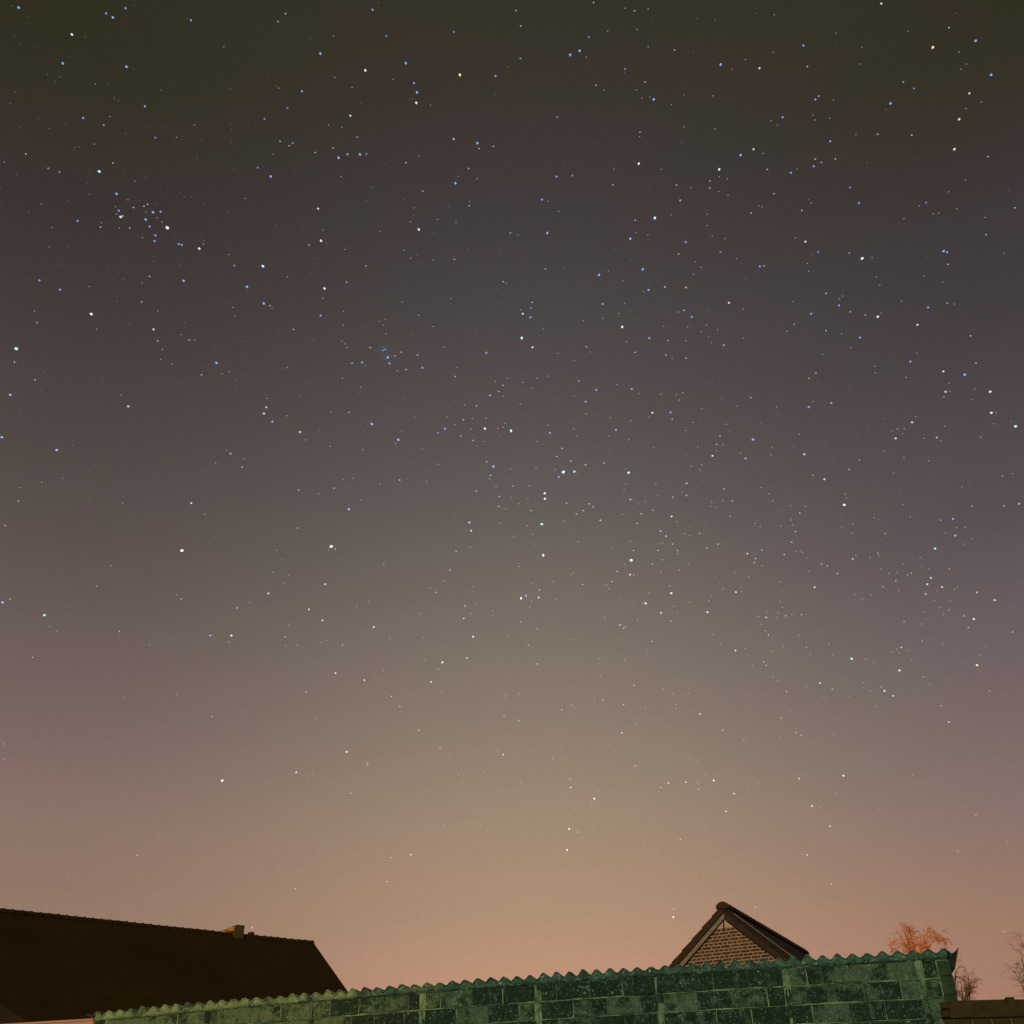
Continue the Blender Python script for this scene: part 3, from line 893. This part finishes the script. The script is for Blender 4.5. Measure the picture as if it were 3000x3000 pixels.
# every star: x, y (in its tile), size class 1..6, colour (b blue, c cyan, y yellow, r red, none white)
TILES = [
(0, 0, .3882, "141,57,4b 801,101,3b 852,131,4b 948,62,3b 1441,152,3b 543,260,4 474,478,4b 954,504,4b 1689,353,1 1094,802,3b 628,891,3b 783,944,2 830,880,1 1172,1039,2b 1332,1037,1 1467,943,1 195,1162,2 33,1223,1 365,1271,2b 449,1297,2 853,1230,2 749,1294,5c 1018,1368,1 880,1463,4b 966,1508,1 1851,1498,1 1114,1542,2 1087,1557,2 872,1560,1 897,1590,3b 1008,1566,2 1155,1602,4b 1212,1598,3b 1103,1602,1 878,1614,1 925,1630,3b 910,1637,4 1100,1657,4b 1185,1643,1 586,1667,3b 1223,1678,1 1130,1709,3b 1263,1719,6 758,1714,2 767,1680,1 979,1720,2 393,1718,1 1173,1777,3b 1167,1820,3b 1076,1793,1 1349,1842,3b 1372,1848,3b 1504,1876,4 372,1862,1 1725,1920,1 711,1088,1 720,636,1 1536,1843,1 900,1720,1 312,1541,1"),
(750, 0, .3882, "222,104,2 167,163,2 880,73,3b 586,270,1 983,271,2b 1493,240,2b 486,404,4b 1131,476,4b 825,531,4 1539,565,5y 1808,573,3b 1192,627,3b 1215,697,4b 1210,776,4 347,688,3b 238,815,2b 64,897,2b 712,873,3 1316,794,1 171,665,1 725,660,1 1035,599,1 596,585,1 548,944,1 649,960,1 764,1035,2 182,1066,2 277,1080,2b 251,1100,2 131,1164,1 447,1151,2 582,1118,2 691,1164,3b 785,1165,4b 834,1163,2b 623,1191,4b 1492,1049,3r 1671,1080,4b 1683,1121,2 1792,1104,2 1231,1177,1 1131,1228,2 1604,1271,2 13,1266,2b 111,1332,4b 1526,1331,1 1669,1348,1 641,1333,1 1506,1382,4b 1259,1443,2 879,1411,1b 1611,1520,1 1609,1552,2 1194,1569,1 469,1575,3 1167,1674,1 1371,1656,1 1510,1676,1 1229,1732,4 508,1738,1 491,1817,4 401,1848,2 937,1747,1 1920,1757,2 671,1883,1 1115,1886,1"),
(1500, 0, .3882, "616,19,2 30,80,2 925,82,2 853,62,1 1028,68,1 66,197,2 943,222,1 722,234,1 579,279,2b 1028,352,1 1227,377,2 511,383,4b 439,414,4b 64,441,2b 561,431,1 1575,487,4b 1868,514,3 1763,450,1 854,521,2b 1659,522,1 633,643,2 1006,619,2 696,678,1 939,677,1 980,740,1 1041,731,1 1070,750,4b 1296,716,1r 1515,723,1 1204,790,1 341,883,2 966,998,2 963,1032,1 1298,957,1 1533,973,1 1823,1126,3 1726,1170,4b 1896,1158,1 957,1235,4 771,1276,1 1128,1277,1 1564,1278,4 1564,1334,1 1625,1350,1 336,1333,3b 456,1325,2b 1495,1366,2b 1241,1397,2 1493,1418,2 762,1396,2 1354,1416,1 1559,1445,1 1631,1472,1 1927,1279,2 227,1506,3b 273,1520,1 1270,1513,3b 353,1595,1 1201,1621,1 1474,1616,1 1862,1552,1 1889,1560,1 1804,1608,2 1078,1645,5c 931,1662,2 1474,1702,1 266,1759,4b 45,1773,1 937,1756,1 1026,1773,1 893,1802,4b 1512,1781,1 1606,1800,1 1312,1827,3b 1573,1903,2b 1257,1916,2"),
(2250, 0, .3882, "855,27,3 48,112,1 512,250,1 1366,209,2 1055,238,1 267,343,3b 708,355,1 1244,357,5y 1568,308,4b 39,395,1 1442,394,1 297,502,2 697,483,1 1497,483,1 1684,565,4b 1458,522,1 1021,620,2 1102,668,2b 1520,704,3 358,751,3b 383,725,2 495,753,1 925,780,4b 110,885,3b 24,911,1 72,944,1 340,868,1 356,905,1 466,893,1 1495,820,1 1443,900,4y 1610,771,1 664,1015,1 829,1013,2 1085,1020,2 470,1066,3b 1407,1126,4 1660,1182,2 357,1200,2 403,1225,2 508,1199,2 346,1254,3b 173,1304,3b 220,1277,1 1491,1357,1 46,1462,2 620,1415,2b 1364,1447,1 326,1532,1 687,1532,3b 255,1588,2 1194,1529,2b 1142,1553,1 1424,1576,1 1863,1568,2 1248,1613,1 1289,1608,1 1026,1650,1 1638,1640,1 207,1794,1 283,1823,3 1645,1771,2 1326,1895,4b 1352,1903,3b 379,1903,2b 615,1909,2b 1780,1911,1"),
(0, 750, .3882, "298,184,3b 453,254,3b 1768,72,2b 1128,153,2 1073,202,1 675,231,1 1386,187,4b 1864,233,4b 1070,346,2 260,416,1 1192,414,1 1758,388,1 1773,451,1 689,438,5 280,503,2b 1159,554,3 730,553,1 1191,640,2 1428,633,2 1470,634,1 1369,593,1 123,699,6c 1227,704,1 1213,780,1 109,801,2 1634,806,4b 1521,897,2 1677,888,1 1728,872,1 265,934,2 77,1048,4b 914,1049,1 968,1135,3 14,1368,4b 428,1464,4b 1708,1467,1 1740,1492,3b 1842,1530,1 1828,1594,2 1628,1562,1 471,1679,1 315,1708,1 149,1748,1 139,1850,2 1444,1865,3 925,1865,1 1297,818,1"),
(750, 750, .3882, "52,77,5c 829,74,2 1168,17,1 1338,31,1 1497,25,2b 237,157,1 684,197,2 517,245,4 506,320,1 59,358,4b 106,374,2 122,396,1 488,450,3b 661,417,1 1103,349,1 1473,321,1 1867,194,2 1889,208,1 658,520,1 283,554,2 978,478,1 931,493,1 963,519,1 980,587,1 1229,447,1 1336,533,1 648,643,1 673,663,1 687,692,1 864,692,2 961,686,1b 975,705,2b 959,713,2b 1419,688,1 1739,730,3b 1097,726,2 1049,754,2 1220,747,2 995,765,4b 1007,811,3b 801,803,3b 725,810,2 826,828,1 1256,843,3b 1133,857,2 1066,866,1 1514,842,1 1503,909,2 236,841,1 652,922,1 791,991,1 1898,920,1 1807,946,1 1864,976,2 1832,1022,2 1766,1051,3b 1867,1059,1 1664,1131,2 1575,1123,1 84,1074,1 329,1060,1b 78,1142,3r 60,1189,3 124,1250,3b 568,1176,1 702,1180,2 967,1128,1b 874,1268,4b 235,1206,1 332,1328,3 373,1388,1 1101,1320,1 1074,1387,4b 1054,1413,1 1196,1218,1 1443,1216,1 1566,1236,2 1632,1225,1 1736,1225,1 1503,1272,1 1426,1303,3b 1373,1335,2b 1622,1307,1 1728,1303,4 1826,1301,1 1865,1291,1 1879,1263,1 1546,1357,2 1638,1392,2 1724,1401,1 1925,1319,5c 558,1437,1 1255,1459,1 808,1463,1 1741,1553,2 1792,1589,4b 1375,1572,1 1920,1608,1 1771,1655,2 1764,1682,1 656,1684,1 733,1679,1 1085,1691,2 936,1721,1 1287,1702,1 1812,1743,1 1663,1774,2 590,1753,2b 322,1766,2 472,1793,1 1838,1815,2 1923,1822,1 790,1842,1 1832,1890,2 1886,1908,1 701,1911,4b"),
(1500, 750, .3882, "253,97,2 657,143,4b 987,100,4b 727,114,1 1384,43,1 1425,86,1 1370,140,1 1694,19,1 1870,78,3b 1901,75,2b 838,188,1 1031,256,3b 992,268,1 1154,233,3b 1314,237,2y 153,350,2 144,394,2b 82,436,3 139,463,3b 63,406,1 685,362,3b 851,357,1 807,434,1 540,488,1 684,470,1 237,551,1 832,535,4 1298,410,2 1256,423,1 1357,460,3b 1638,353,3 1746,398,1 1145,530,1 1326,536,1 1427,570,1 1468,521,1 1552,555,1 74,619,5c 1036,620,3b 1178,638,2b 1313,638,1 1485,611,1 1507,653,1 1746,617,1 1599,673,3b 155,689,3 562,685,2b 590,724,1 865,646,1 928,727,2 348,735,1 1162,747,2 1209,773,1 1314,771,2 471,789,1 275,906,1 188,922,1 82,954,1 503,942,2b 636,1010,3b 904,1003,3b 790,970,1 959,1038,1 1124,1043,1 1241,1046,1 1290,1030,1 1263,1087,1 150,999,1 557,1100,3b 62,1116,1 1802,1069,2 1702,1133,1 1432,1152,1 1059,1183,3 1038,1219,1 1197,1180,3b 1210,1232,2b 743,1219,1 896,1242,1 1364,1256,1 1619,1270,1 560,1193,1 466,1304,1 785,1313,3b 287,1334,3b 272,1277,1 734,1358,1 492,1360,1 881,1386,1 1313,1317,1 1570,1358,2 1819,1385,4b 1545,1421,2 1591,1425,1 1402,1439,1 1069,1448,1 191,1400,1 377,1452,2 1545,1470,1 1513,1508,3 1763,1527,3b 1725,1488,1 337,1513,2 445,1548,2 555,1575,2y 695,1562,2 181,1598,1 326,1613,1 388,1630,6c 471,1627,4c 353,1667,3b 880,1635,5c 857,1607,1 1351,1587,1 1432,1576,1 1421,1615,1 858,1722,1 847,1766,1 1086,1722,1 1318,1715,3b 1602,1758,2b 1880,1748,1 131,1736,1 8,1738,2b 247,1791,4 249,1832,4 120,1829,1 1284,1781,1 1317,1807,2b 1215,1820,2 1103,1810,1 894,1838,3b 950,1871,1 1005,1854,1 411,1865,2 582,1870,2 613,1893,2b 53,1870,1 1507,1857,1 1590,1847,1 1663,1848,2 1499,1891,1 1536,1897,1 1062,1918,2b 144,1920,2 537,1922,2"),
(2250, 750, .3882, "711,18,5 786,12,1 297,56,1 307,114,1 819,159,1 844,219,1 1357,63,2 1318,198,1 1178,152,1 439,282,2 565,302,1 539,322,1 536,373,3b 188,343,1 621,420,2b 326,435,3b 735,446,2b 829,458,4 855,431,1 1008,339,1 1209,389,3b 1353,356,2b 1408,362,1 197,515,2b 143,567,1 437,563,2 556,590,1 694,615,3b 1128,519,3 626,690,1 1529,602,2 411,743,1 1122,733,1 1075,796,3b 806,832,1 811,881,1 361,883,2b 309,923,2y 1040,916,1 1570,809,2 1324,871,3 1485,895,4b 1366,959,1 1560,1003,1 1340,1025,3 1371,1022,1 1328,1063,2b 1677,1024,4 1542,1084,1 478,1110,3b 342,1099,1 309,1140,3b 64,1139,1 1686,1183,4 1722,1183,1 1088,1255,3 1115,1213,1 978,1305,2b 1029,1303,1 940,1320,1 1014,1342,1 964,1376,3 1334,1286,1 1702,1266,1 1835,1248,1b 1869,1285,5c 1274,1370,3b 1303,1395,1 1178,1375,1 1605,1367,2b 237,1345,1 31,1442,1 23,1499,1 274,1496,3 877,1473,1 1027,1519,1 691,1538,2b 614,1611,2 339,1655,2b 425,1685,3 948,1638,1 1214,1545,1 1769,1661,2b 1845,1643,1 1463,1742,1 8,1793,1 38,1848,1 170,1883,1 284,1890,1 583,1797,1 592,1829,1 576,1878,5 1018,1874,1 1541,1888,2 1780,1886,2 1895,1869,3b"),
(0, 1500, .3882, "40,102,2 1548,17,1 1373,291,6 837,404,1 730,560,2b 75,657,2 19,682,4b 335,779,5c 1335,625,1 1369,656,2 376,863,1 431,899,1 900,900,2 905,937,1 1130,1003,1 248,1097,2 1586,932,3b 1607,932,1 1747,933,4 1728,981,1 1790,724,2 1884,685,1 942,1401,1 1335,1376,1 1603,1543,2 12,1733,1r 28,1746,1 37,1765,1 32,1866,1"),
(750, 1500, .3882, "314,121,2 568,260,6 600,279,2 547,283,1 155,291,1 198,362,1 130,456,1 249,476,1 216,539,1 523,545,3 93,614,3 965,397,1 400,735,3 502,817,3 760,712,1 853,677,1 889,868,4b 221,942,2 224,1008,1 307,1004,1 249,852,1 530,968,1 492,984,1 653,1004,2 1010,957,1 1464,437,2 1511,296,2 1617,267,1 1610,79,4b 1624,141,3 1586,138,1 1843,84,1 1315,574,1 1357,607,2 1415,522,1 1637,562,1 1664,690,1 1577,707,2 1580,720,1 1620,766,1 1568,803,3b 1783,744,1 1791,777,1 1236,768,1 1262,947,1 1639,941,4c 1895,936,1 1591,1101,3y 1407,1135,4 1376,1184,2b 1322,1282,3 1275,1119,1 963,1193,1 600,1216,3 818,1269,3 379,1360,2 1400,1357,1 1022,1391,2 1086,1468,2 1888,1383,1 1886,1398,1 1872,1536,2 450,1561,1 1231,1647,2 1389,1780,2 684,1810,4 1866,1831,3 1818,1795,1 1458,1849,1 842,1901,2"),
(1500, 1500, .3882, "487,13,2 225,91,5c 396,69,2b 667,63,3b 833,16,1 975,13,2 945,86,2 1205,33,3 1245,75,1 1121,144,3b 1163,183,3b 1416,162,2 1645,33,2b 116,104,1 156,169,1 15,183,1 180,242,1 236,327,5 500,225,1 894,221,1 752,268,1 918,290,2 1103,290,2 1115,240,1 1138,232,1 1210,242,2 1343,177,1 1305,162,1 1471,273,2 1556,243,2 1835,85,1 1873,111,1 1249,291,2 1250,315,1 900,364,6c 1060,392,2 1136,360,2b 1776,314,3r 1838,350,2 1829,382,2 1885,287,2 1889,405,1 1338,396,1 1263,436,2b 848,395,1 793,449,2 891,473,3 919,475,2b 446,473,1 464,462,1 46,389,1 53,410,2b 305,525,1 157,541,1 754,525,2 720,556,1 702,551,1 731,580,1 532,547,2 208,589,2 69,651,5c 107,632,3b 201,646,4b 331,663,1 151,677,1 137,716,1 1124,452,1 1191,557,2b 1203,613,4 1036,613,1 1532,494,1 1684,459,1 1788,490,1 1690,605,3 1731,572,1 1733,601,1 1592,579,1 1487,669,1 1506,633,1 1343,681,1 984,690,2b 1009,690,4 1125,760,3 1222,712,1 1249,760,1 1475,756,4c 1198,824,2 702,795,1 816,853,3b 843,877,2 856,864,1 66,827,2y 190,883,2b 947,813,1 1860,790,2b 1918,795,3b 1923,751,1 1883,848,1 1914,895,1 1517,925,1 1574,993,1 1055,976,2 1687,1045,3 1760,1030,1 446,964,1 123,1005,2b 1025,1050,1 1899,1130,2 1919,1158,2 1817,1161,1 191,1147,2 660,1107,1 851,1114,1 667,1238,1 920,1308,2 1144,1337,1 1211,1371,1 1330,1368,1 1791,1365,1 56,1371,1 622,1399,1 688,1419,2 843,1454,2 1008,1482,1 1235,1454,1 1236,1482,1 452,1455,1 469,1476,1 376,1494,2 51,1575,2 1420,1524,3 1590,1647,2 829,1666,3b 943,1602,1 1746,1724,1 364,1757,1 726,1757,1 310,1862,1 1338,1871,1 1404,1875,1 931,1916,2"),
(2250, 1500, .3882, "240,8,2 170,48,1 173,62,1 186,96,1 98,105,1 208,148,2 179,229,2 555,113,1 640,90,1 633,158,1 884,163,2b 1073,36,1 801,44,1 1305,61,2b 1397,52,3b 1487,114,2b 1424,118,1 1414,178,3b 1339,158,1 1538,201,1 1474,242,1 1261,276,4c 210,297,1 244,293,1 260,304,1 123,321,2 293,347,1 405,391,2 448,407,2 640,354,3b 664,330,1 771,343,1 829,312,2 838,330,1 1149,343,1 307,447,1 524,464,2 848,427,1 911,463,1 971,458,1 1020,391,1 1082,460,2 1052,475,2b 965,519,2 1215,430,1 1370,430,2r 1229,497,3 1202,545,3 1314,566,3 1277,595,1 1432,569,1 1409,583,2b 869,563,2b 1191,619,3b 1577,607,3b 1711,665,4b 89,527,1 352,567,3 657,623,1 711,657,1 780,626,1 988,594,1 91,677,1 108,719,1 81,761,1 135,783,2 180,775,1 64,795,1 254,775,2 1365,740,2r 1297,718,1 1256,669,1 1378,671,1 1180,758,1 1324,774,1 1479,784,2 1554,808,4 1512,871,2 1027,826,2r 1156,845,1 1847,905,2 1163,974,2b 234,930,1 3,927,2 117,1014,1 26,1050,1 290,1021,2b 319,1077,1 460,998,1 492,1078,1 1007,1021,3b 973,1035,1 1063,1046,1 991,1068,1 929,1056,1 740,1110,1 799,1138,1 632,1108,5c 1083,1113,1 1319,993,1 1647,1014,1 1597,1084,1 1578,1156,5y 992,1196,4 1173,1244,2b 1224,1300,1 71,1273,1 40,1246,1 393,1291,3 572,1268,1 485,1337,2 140,1355,2 721,1288,1 854,1319,2 879,1350,4c 944,1387,3 770,1350,1 423,1403,1 617,1391,1 289,1320,1 1671,1351,2b 1306,1462,2 818,1465,1 164,1508,1 98,1557,2 1364,1585,3b 212,1664,2 252,1683,2 90,1705,1 499,1684,1 108,1835,1"),
(0, 2200, .5176, "1258,168,6 1677,121,4b 899,487,1 776,590,2 384,702,1 1673,780,2 24,47,1 1428,1000,3r 1772,130,1 1740,170,1"),
(1000, 2200, .5176, "54,240,2 664,131,1 688,173,1 808,117,1 1103,97,1 1015,181,1 1294,158,2 1298,207,3 1432,271,4 1414,293,1 1491,338,1 1290,367,1 1290,442,4 1341,459,2 1432,433,1 1278,561,4 1852,181,3 1809,206,2 1797,228,1 1826,182,1 586,420,1 787,421,1 847,425,1 938,443,1 282,603,2 393,587,3 258,740,2 1711,514,1 1710,550,1 1610,622,1 1449,687,1 1919,499,2 1881,893,2 1879,941,4"),
(2000, 2200, .5176, "18,177,3 176,167,4 79,175,1 133,135,1 91,217,2 291,241,3 246,342,3 372,194,1 424,182,1 659,156,3 910,140,4 733,311,4c 780,321,1 835,426,3 1105,332,1 1302,136,1 1660,364,2b 1556,567,2b 705,588,3y 841,752,2 412,885,2 1816,1021,2 865,237,1 1838,515,1"),
]
# the brightest ones: full label, and the short phrase by which their neighbours are described
MARKS = [
((291, 502), 'bright cyan star above the blue star cluster at upper left', 'the cyan star over the upper left cluster'),
((490, 667), 'brightest white star at the lower right of the blue cluster', 'the brightest star of the upper left cluster'),
((1347, 219), 'yellow star high in the top middle of the sky', 'the yellow star at top middle'),
((1918, 639), 'bright cyan star right of centre in the upper sky', 'the upper cyan star right of centre'),
((2733, 139), 'yellow green star in the top right of the sky', 'the yellow green star at top right'),
((267, 920), 'bright white star in the left part of the sky below the cluster', 'the white star below the left cluster'),
((48, 1021), 'very bright cyan white star near the left edge of the sky', 'the very bright star near the left edge'),
((770, 780), 'bright cyan star right of and below the blue cluster', 'the cyan star right of the blue cluster'),
((1497, 1262), 'bright cyan star near the exact centre of the sky', 'the bright cyan star at centre'),
((1529, 990), 'bright cyan star a good way above the centre of the picture', 'the cyan star above centre'),
((1651, 1383), 'bright cyan star with a white companion on its right, below centre', 'the paired cyan star by the centre'),
((1842, 1385), 'lone bright cyan star right of the paired cyan star by the centre', 'the lone cyan star right of centre'),
((2526, 757), 'bright white star alone in the upper right sky', 'the white star in the upper right'),
((2976, 1249), 'bright cyan star at the right edge of the sky', 'the cyan star at the right edge'),
((2474, 1479), 'bright white star in the right middle of the sky', 'the white star at right middle'),
((533, 1613), 'very bright white star in the left middle of the sky', 'the very bright star at left middle'),
((130, 1802), 'bright cyan star low at the left edge of the sky', 'the low cyan star at left'),
((970, 1601), 'bright white star with two faint companions left of the centre', 'the white star with two companions'),
((1587, 1535), 'bright cyan star above the large white star below centre', 'the upper one of two stars below centre'),
((1592, 1627), 'large white star straight below the bright cyan star under the centre', 'the large white star below centre'),
((1849, 1641), 'largest cyan white star right of and below the centre', 'the largest star right of centre'),
((1527, 1753), 'cyan star with a blue neighbour well below the centre', 'the cyan star well below centre'),
((2495, 1930), 'bright cyan star in the lower right sky', 'the cyan star in the lower right'),
((2863, 1949), 'yellow star low near the right edge of the sky', 'the yellow star at lower right'),
((651, 2287), 'brightest star low over the long dark farmhouse roof', 'the brightest star over the farmhouse'),
((1973, 2687), 'bright white star just left of the brick gable, under a fainter one', 'the star left of the gable'),
]
ST = []
for ox, oy, k, txt in TILES:
    for q in txt.split():
        a, b, c = q.split(',')
        ST.append([ox + float(a) * k, oy + float(b) * k, int(c[0]), c[1:] or 'w'])
RAD = {1: .80, 2: .92, 3: 1.00, 4: 1.07, 5: 1.18, 6: 1.42}        # apparent size, in pixels of a 1024 picture
POW = {1: .23, 2: .44, 3: .64, 4: .84, 5: 1.0, 6: 1.2}
HUE = {'w': (1, .98, .96), 'b': (.26, .50, 1.12), 'c': (.52, .95, 1.14), 'y': (1.0, .82, .45), 'r': (1.0, .66, .58)}
sm_ = bpy.data.materials.new('starlight'); sm_.use_nodes = True
t = sm_.node_tree; t.nodes.clear()
oi = t.nodes.new('ShaderNodeObjectInfo'); em = t.nodes.new('ShaderNodeEmission'); oo = t.nodes.new('ShaderNodeOutputMaterial')
t.links.new(oi.outputs['Color'], em.inputs[0]); t.links.new(em.outputs[0], oo.inputs[0]); sm_.cycles.emission_sampling = 'NONE'
sf_ = bpy.data.materials.new('faint_starlight'); sf_.use_nodes = True
t = sf_.node_tree; t.nodes.clear()
oi = t.nodes.new('ShaderNodeAttribute'); oi.attribute_name = 'glow'; em = t.nodes.new('ShaderNodeEmission'); oo = t.nodes.new('ShaderNodeOutputMaterial')
t.links.new(oi.outputs['Color'], em.inputs[0]); t.links.new(em.outputs[0], oo.inputs[0]); sf_.cycles.emission_sampling = 'NONE'
bm = bmesh.new(); bmesh.ops.create_icosphere(bm, subdivisions=2, radius=1); me_ = bpy.data.meshes.new('star'); bm.to_mesh(me_); bm.free()
me_.materials.append(sm_)
oct_v = [(1, 0, 0), (-1, 0, 0), (0, 1, 0), (0, -1, 0), (0, 0, 1), (0, 0, -1)]
oct_f = [(0, 2, 4), (2, 1, 4), (1, 3, 4), (3, 0, 4), (2, 0, 5), (1, 2, 5), (3, 1, 5), (0, 3, 5)]
PX = 3000 / 1024 / F


def star_color(d, m, h, boost=1.0):
    s = sky_at(d); k = POW[m] * boost; pale = .55 * min(1, max(0, (.62 - d.z) / .3)) if h == 'b' else 0
    return tuple(min(1.15, a * (1 if h in 'w' else .85) + (b + (1 - b) * pale) * k) for a, b in zip(s, HUE[h]))


def star_radius(x, y, m):
    c = 1 + ((x - 1500) ** 2 + (y - 1500) ** 2) / F ** 2
    low = min(1, max(0, (y - 1300) / 1100))          # nearer the horizon the stars are drawn smaller and crisper
    return RAD[m] * (1 - .24 * low) * PX * SKY_R / math.sqrt(c)


def where(x, y):                         # the marked star nearest to this one, and the way from it
    best = min(MARKS, key=lambda k: math.hypot(k[0][0] - x, k[0][1] - y))
    dx, dy = x - best[0][0], y - best[0][1]; dd = math.hypot(dx, dy)
    a = math.degrees(math.atan2(-dy, dx)) % 360
    w8 = ['right of', 'above right of', 'above', 'above left of', 'left of', 'below left of', 'below', 'below right of'][int((a + 22.5) // 45) % 8]
    return ('just ' if dd < 110 else '' if dd < 260 else 'far ') + w8 + ' ' + best[2]


order = sorted(range(len(ST)), key=lambda i: (-ST[i][2], -(ST[i][3] != 'w'), i))
SIZE = {1: 'faint', 2: 'small', 3: 'clear', 4: 'bright', 5: 'bright', 6: 'very bright'}
CN = {'w': 'white', 'b': 'blue', 'c': 'cyan', 'y': 'yellow', 'r': 'reddish'}
for i in order[:300]:
    x, y, m, h = ST[i]
    d = ray(x, y)
    o = bpy.data.objects.new('star', me_); col.objects.link(o)
    o.location = EYE + d * SKY_R; r = star_radius(x, y, m)
    if m > 3:                            # the brightest ones are drawn out a little, away from the middle of the sky
        rad = d - ray(1500, 1500) * d.dot(ray(1500, 1500)); rad = (rad - d * rad.dot(d)).normalized()
        o.rotation_euler = rad.to_track_quat('X', 'Z').to_euler(); o.scale = (r * 1.22, r * .94, r * .94)
    else: o.scale = (r, r, r)
    o.color = (*star_color(d, m, h), 1)
    mk = [k for k in MARKS if math.hypot(k[0][0] - x, k[0][1] - y) < 6]
    lab = mk[0][1] if mk else f'{SIZE[m]} {CN[h]} star {where(x, y)}'
    tag(o, lab, 'star', 'stars in the night sky')
# all the fainter ones, too many to count
V, Fc, G = [], [], []
rs = random.Random(77)
rest = [ST[i] + [1.0] for i in order[300:]]
n = 0
while n < 620:                           # dust of barely seen stars, thickest along the milky band
    x, y = rs.uniform(0, 3000), rs.uniform(0, 2650)
    q = (y - (420 + .47 * x)) / 520
    if rs.random() < .16 + .84 * math.exp(-q * q) and y < 2350 + 200 * rs.random():
        rest.append([x, y, 1, 'b' if rs.random() < .15 else 'w', rs.uniform(.14, .55)]); n += 1
for x, y, m, h, k in rest:
    d = ray(x, y); c = EYE + d * (SKY_R + 40); r = star_radius(x, y, m) * (1 if k == 1 else .85)
    b = len(V); V += [tuple(c + Vector(v) * r) for v in oct_v]; Fc += [tuple(b + j for j in f) for f in oct_f]
    G += [(*star_color(d, m, h, k), 1)] * 8
# the soft smudges of the double cluster and of a far galaxy are crowds of such stars
for cx, cy, sg_, cnt, k in ((1125, 1025, 11, 22, .5), (1137, 1048, 10, 14, .5), (1077, 2238, 6, 12, .5), (1090, 547, 7, 8, .22)):
    for _ in range(cnt):
        x, y = rs.gauss(cx, sg_), rs.gauss(cy, sg_); d = ray(x, y); c = EYE + d * (SKY_R + 40); r = star_radius(x, y, 1) * .9
        b = len(V); V += [tuple(c + Vector(v) * r) for v in oct_v]; Fc += [tuple(b + j for j in f) for f in oct_f]
        G += [(*star_color(d, 1, 'b' if cy < 1100 else 'w', k), 1)] * 8
me2 = bpy.data.meshes.new('faint_stars'); me2.from_pydata(V, [], Fc); me2.materials.append(sf_)
at = me2.attributes.new('glow', 'FLOAT_COLOR', 'FACE'); at.data.foreach_set('color', [c for q in G for c in q])
o = bpy.data.objects.new('faint_stars', me2); col.objects.link(o)
tag(o, 'dust of faint white stars scattered over the whole night sky', 'stars', kind='stuff')
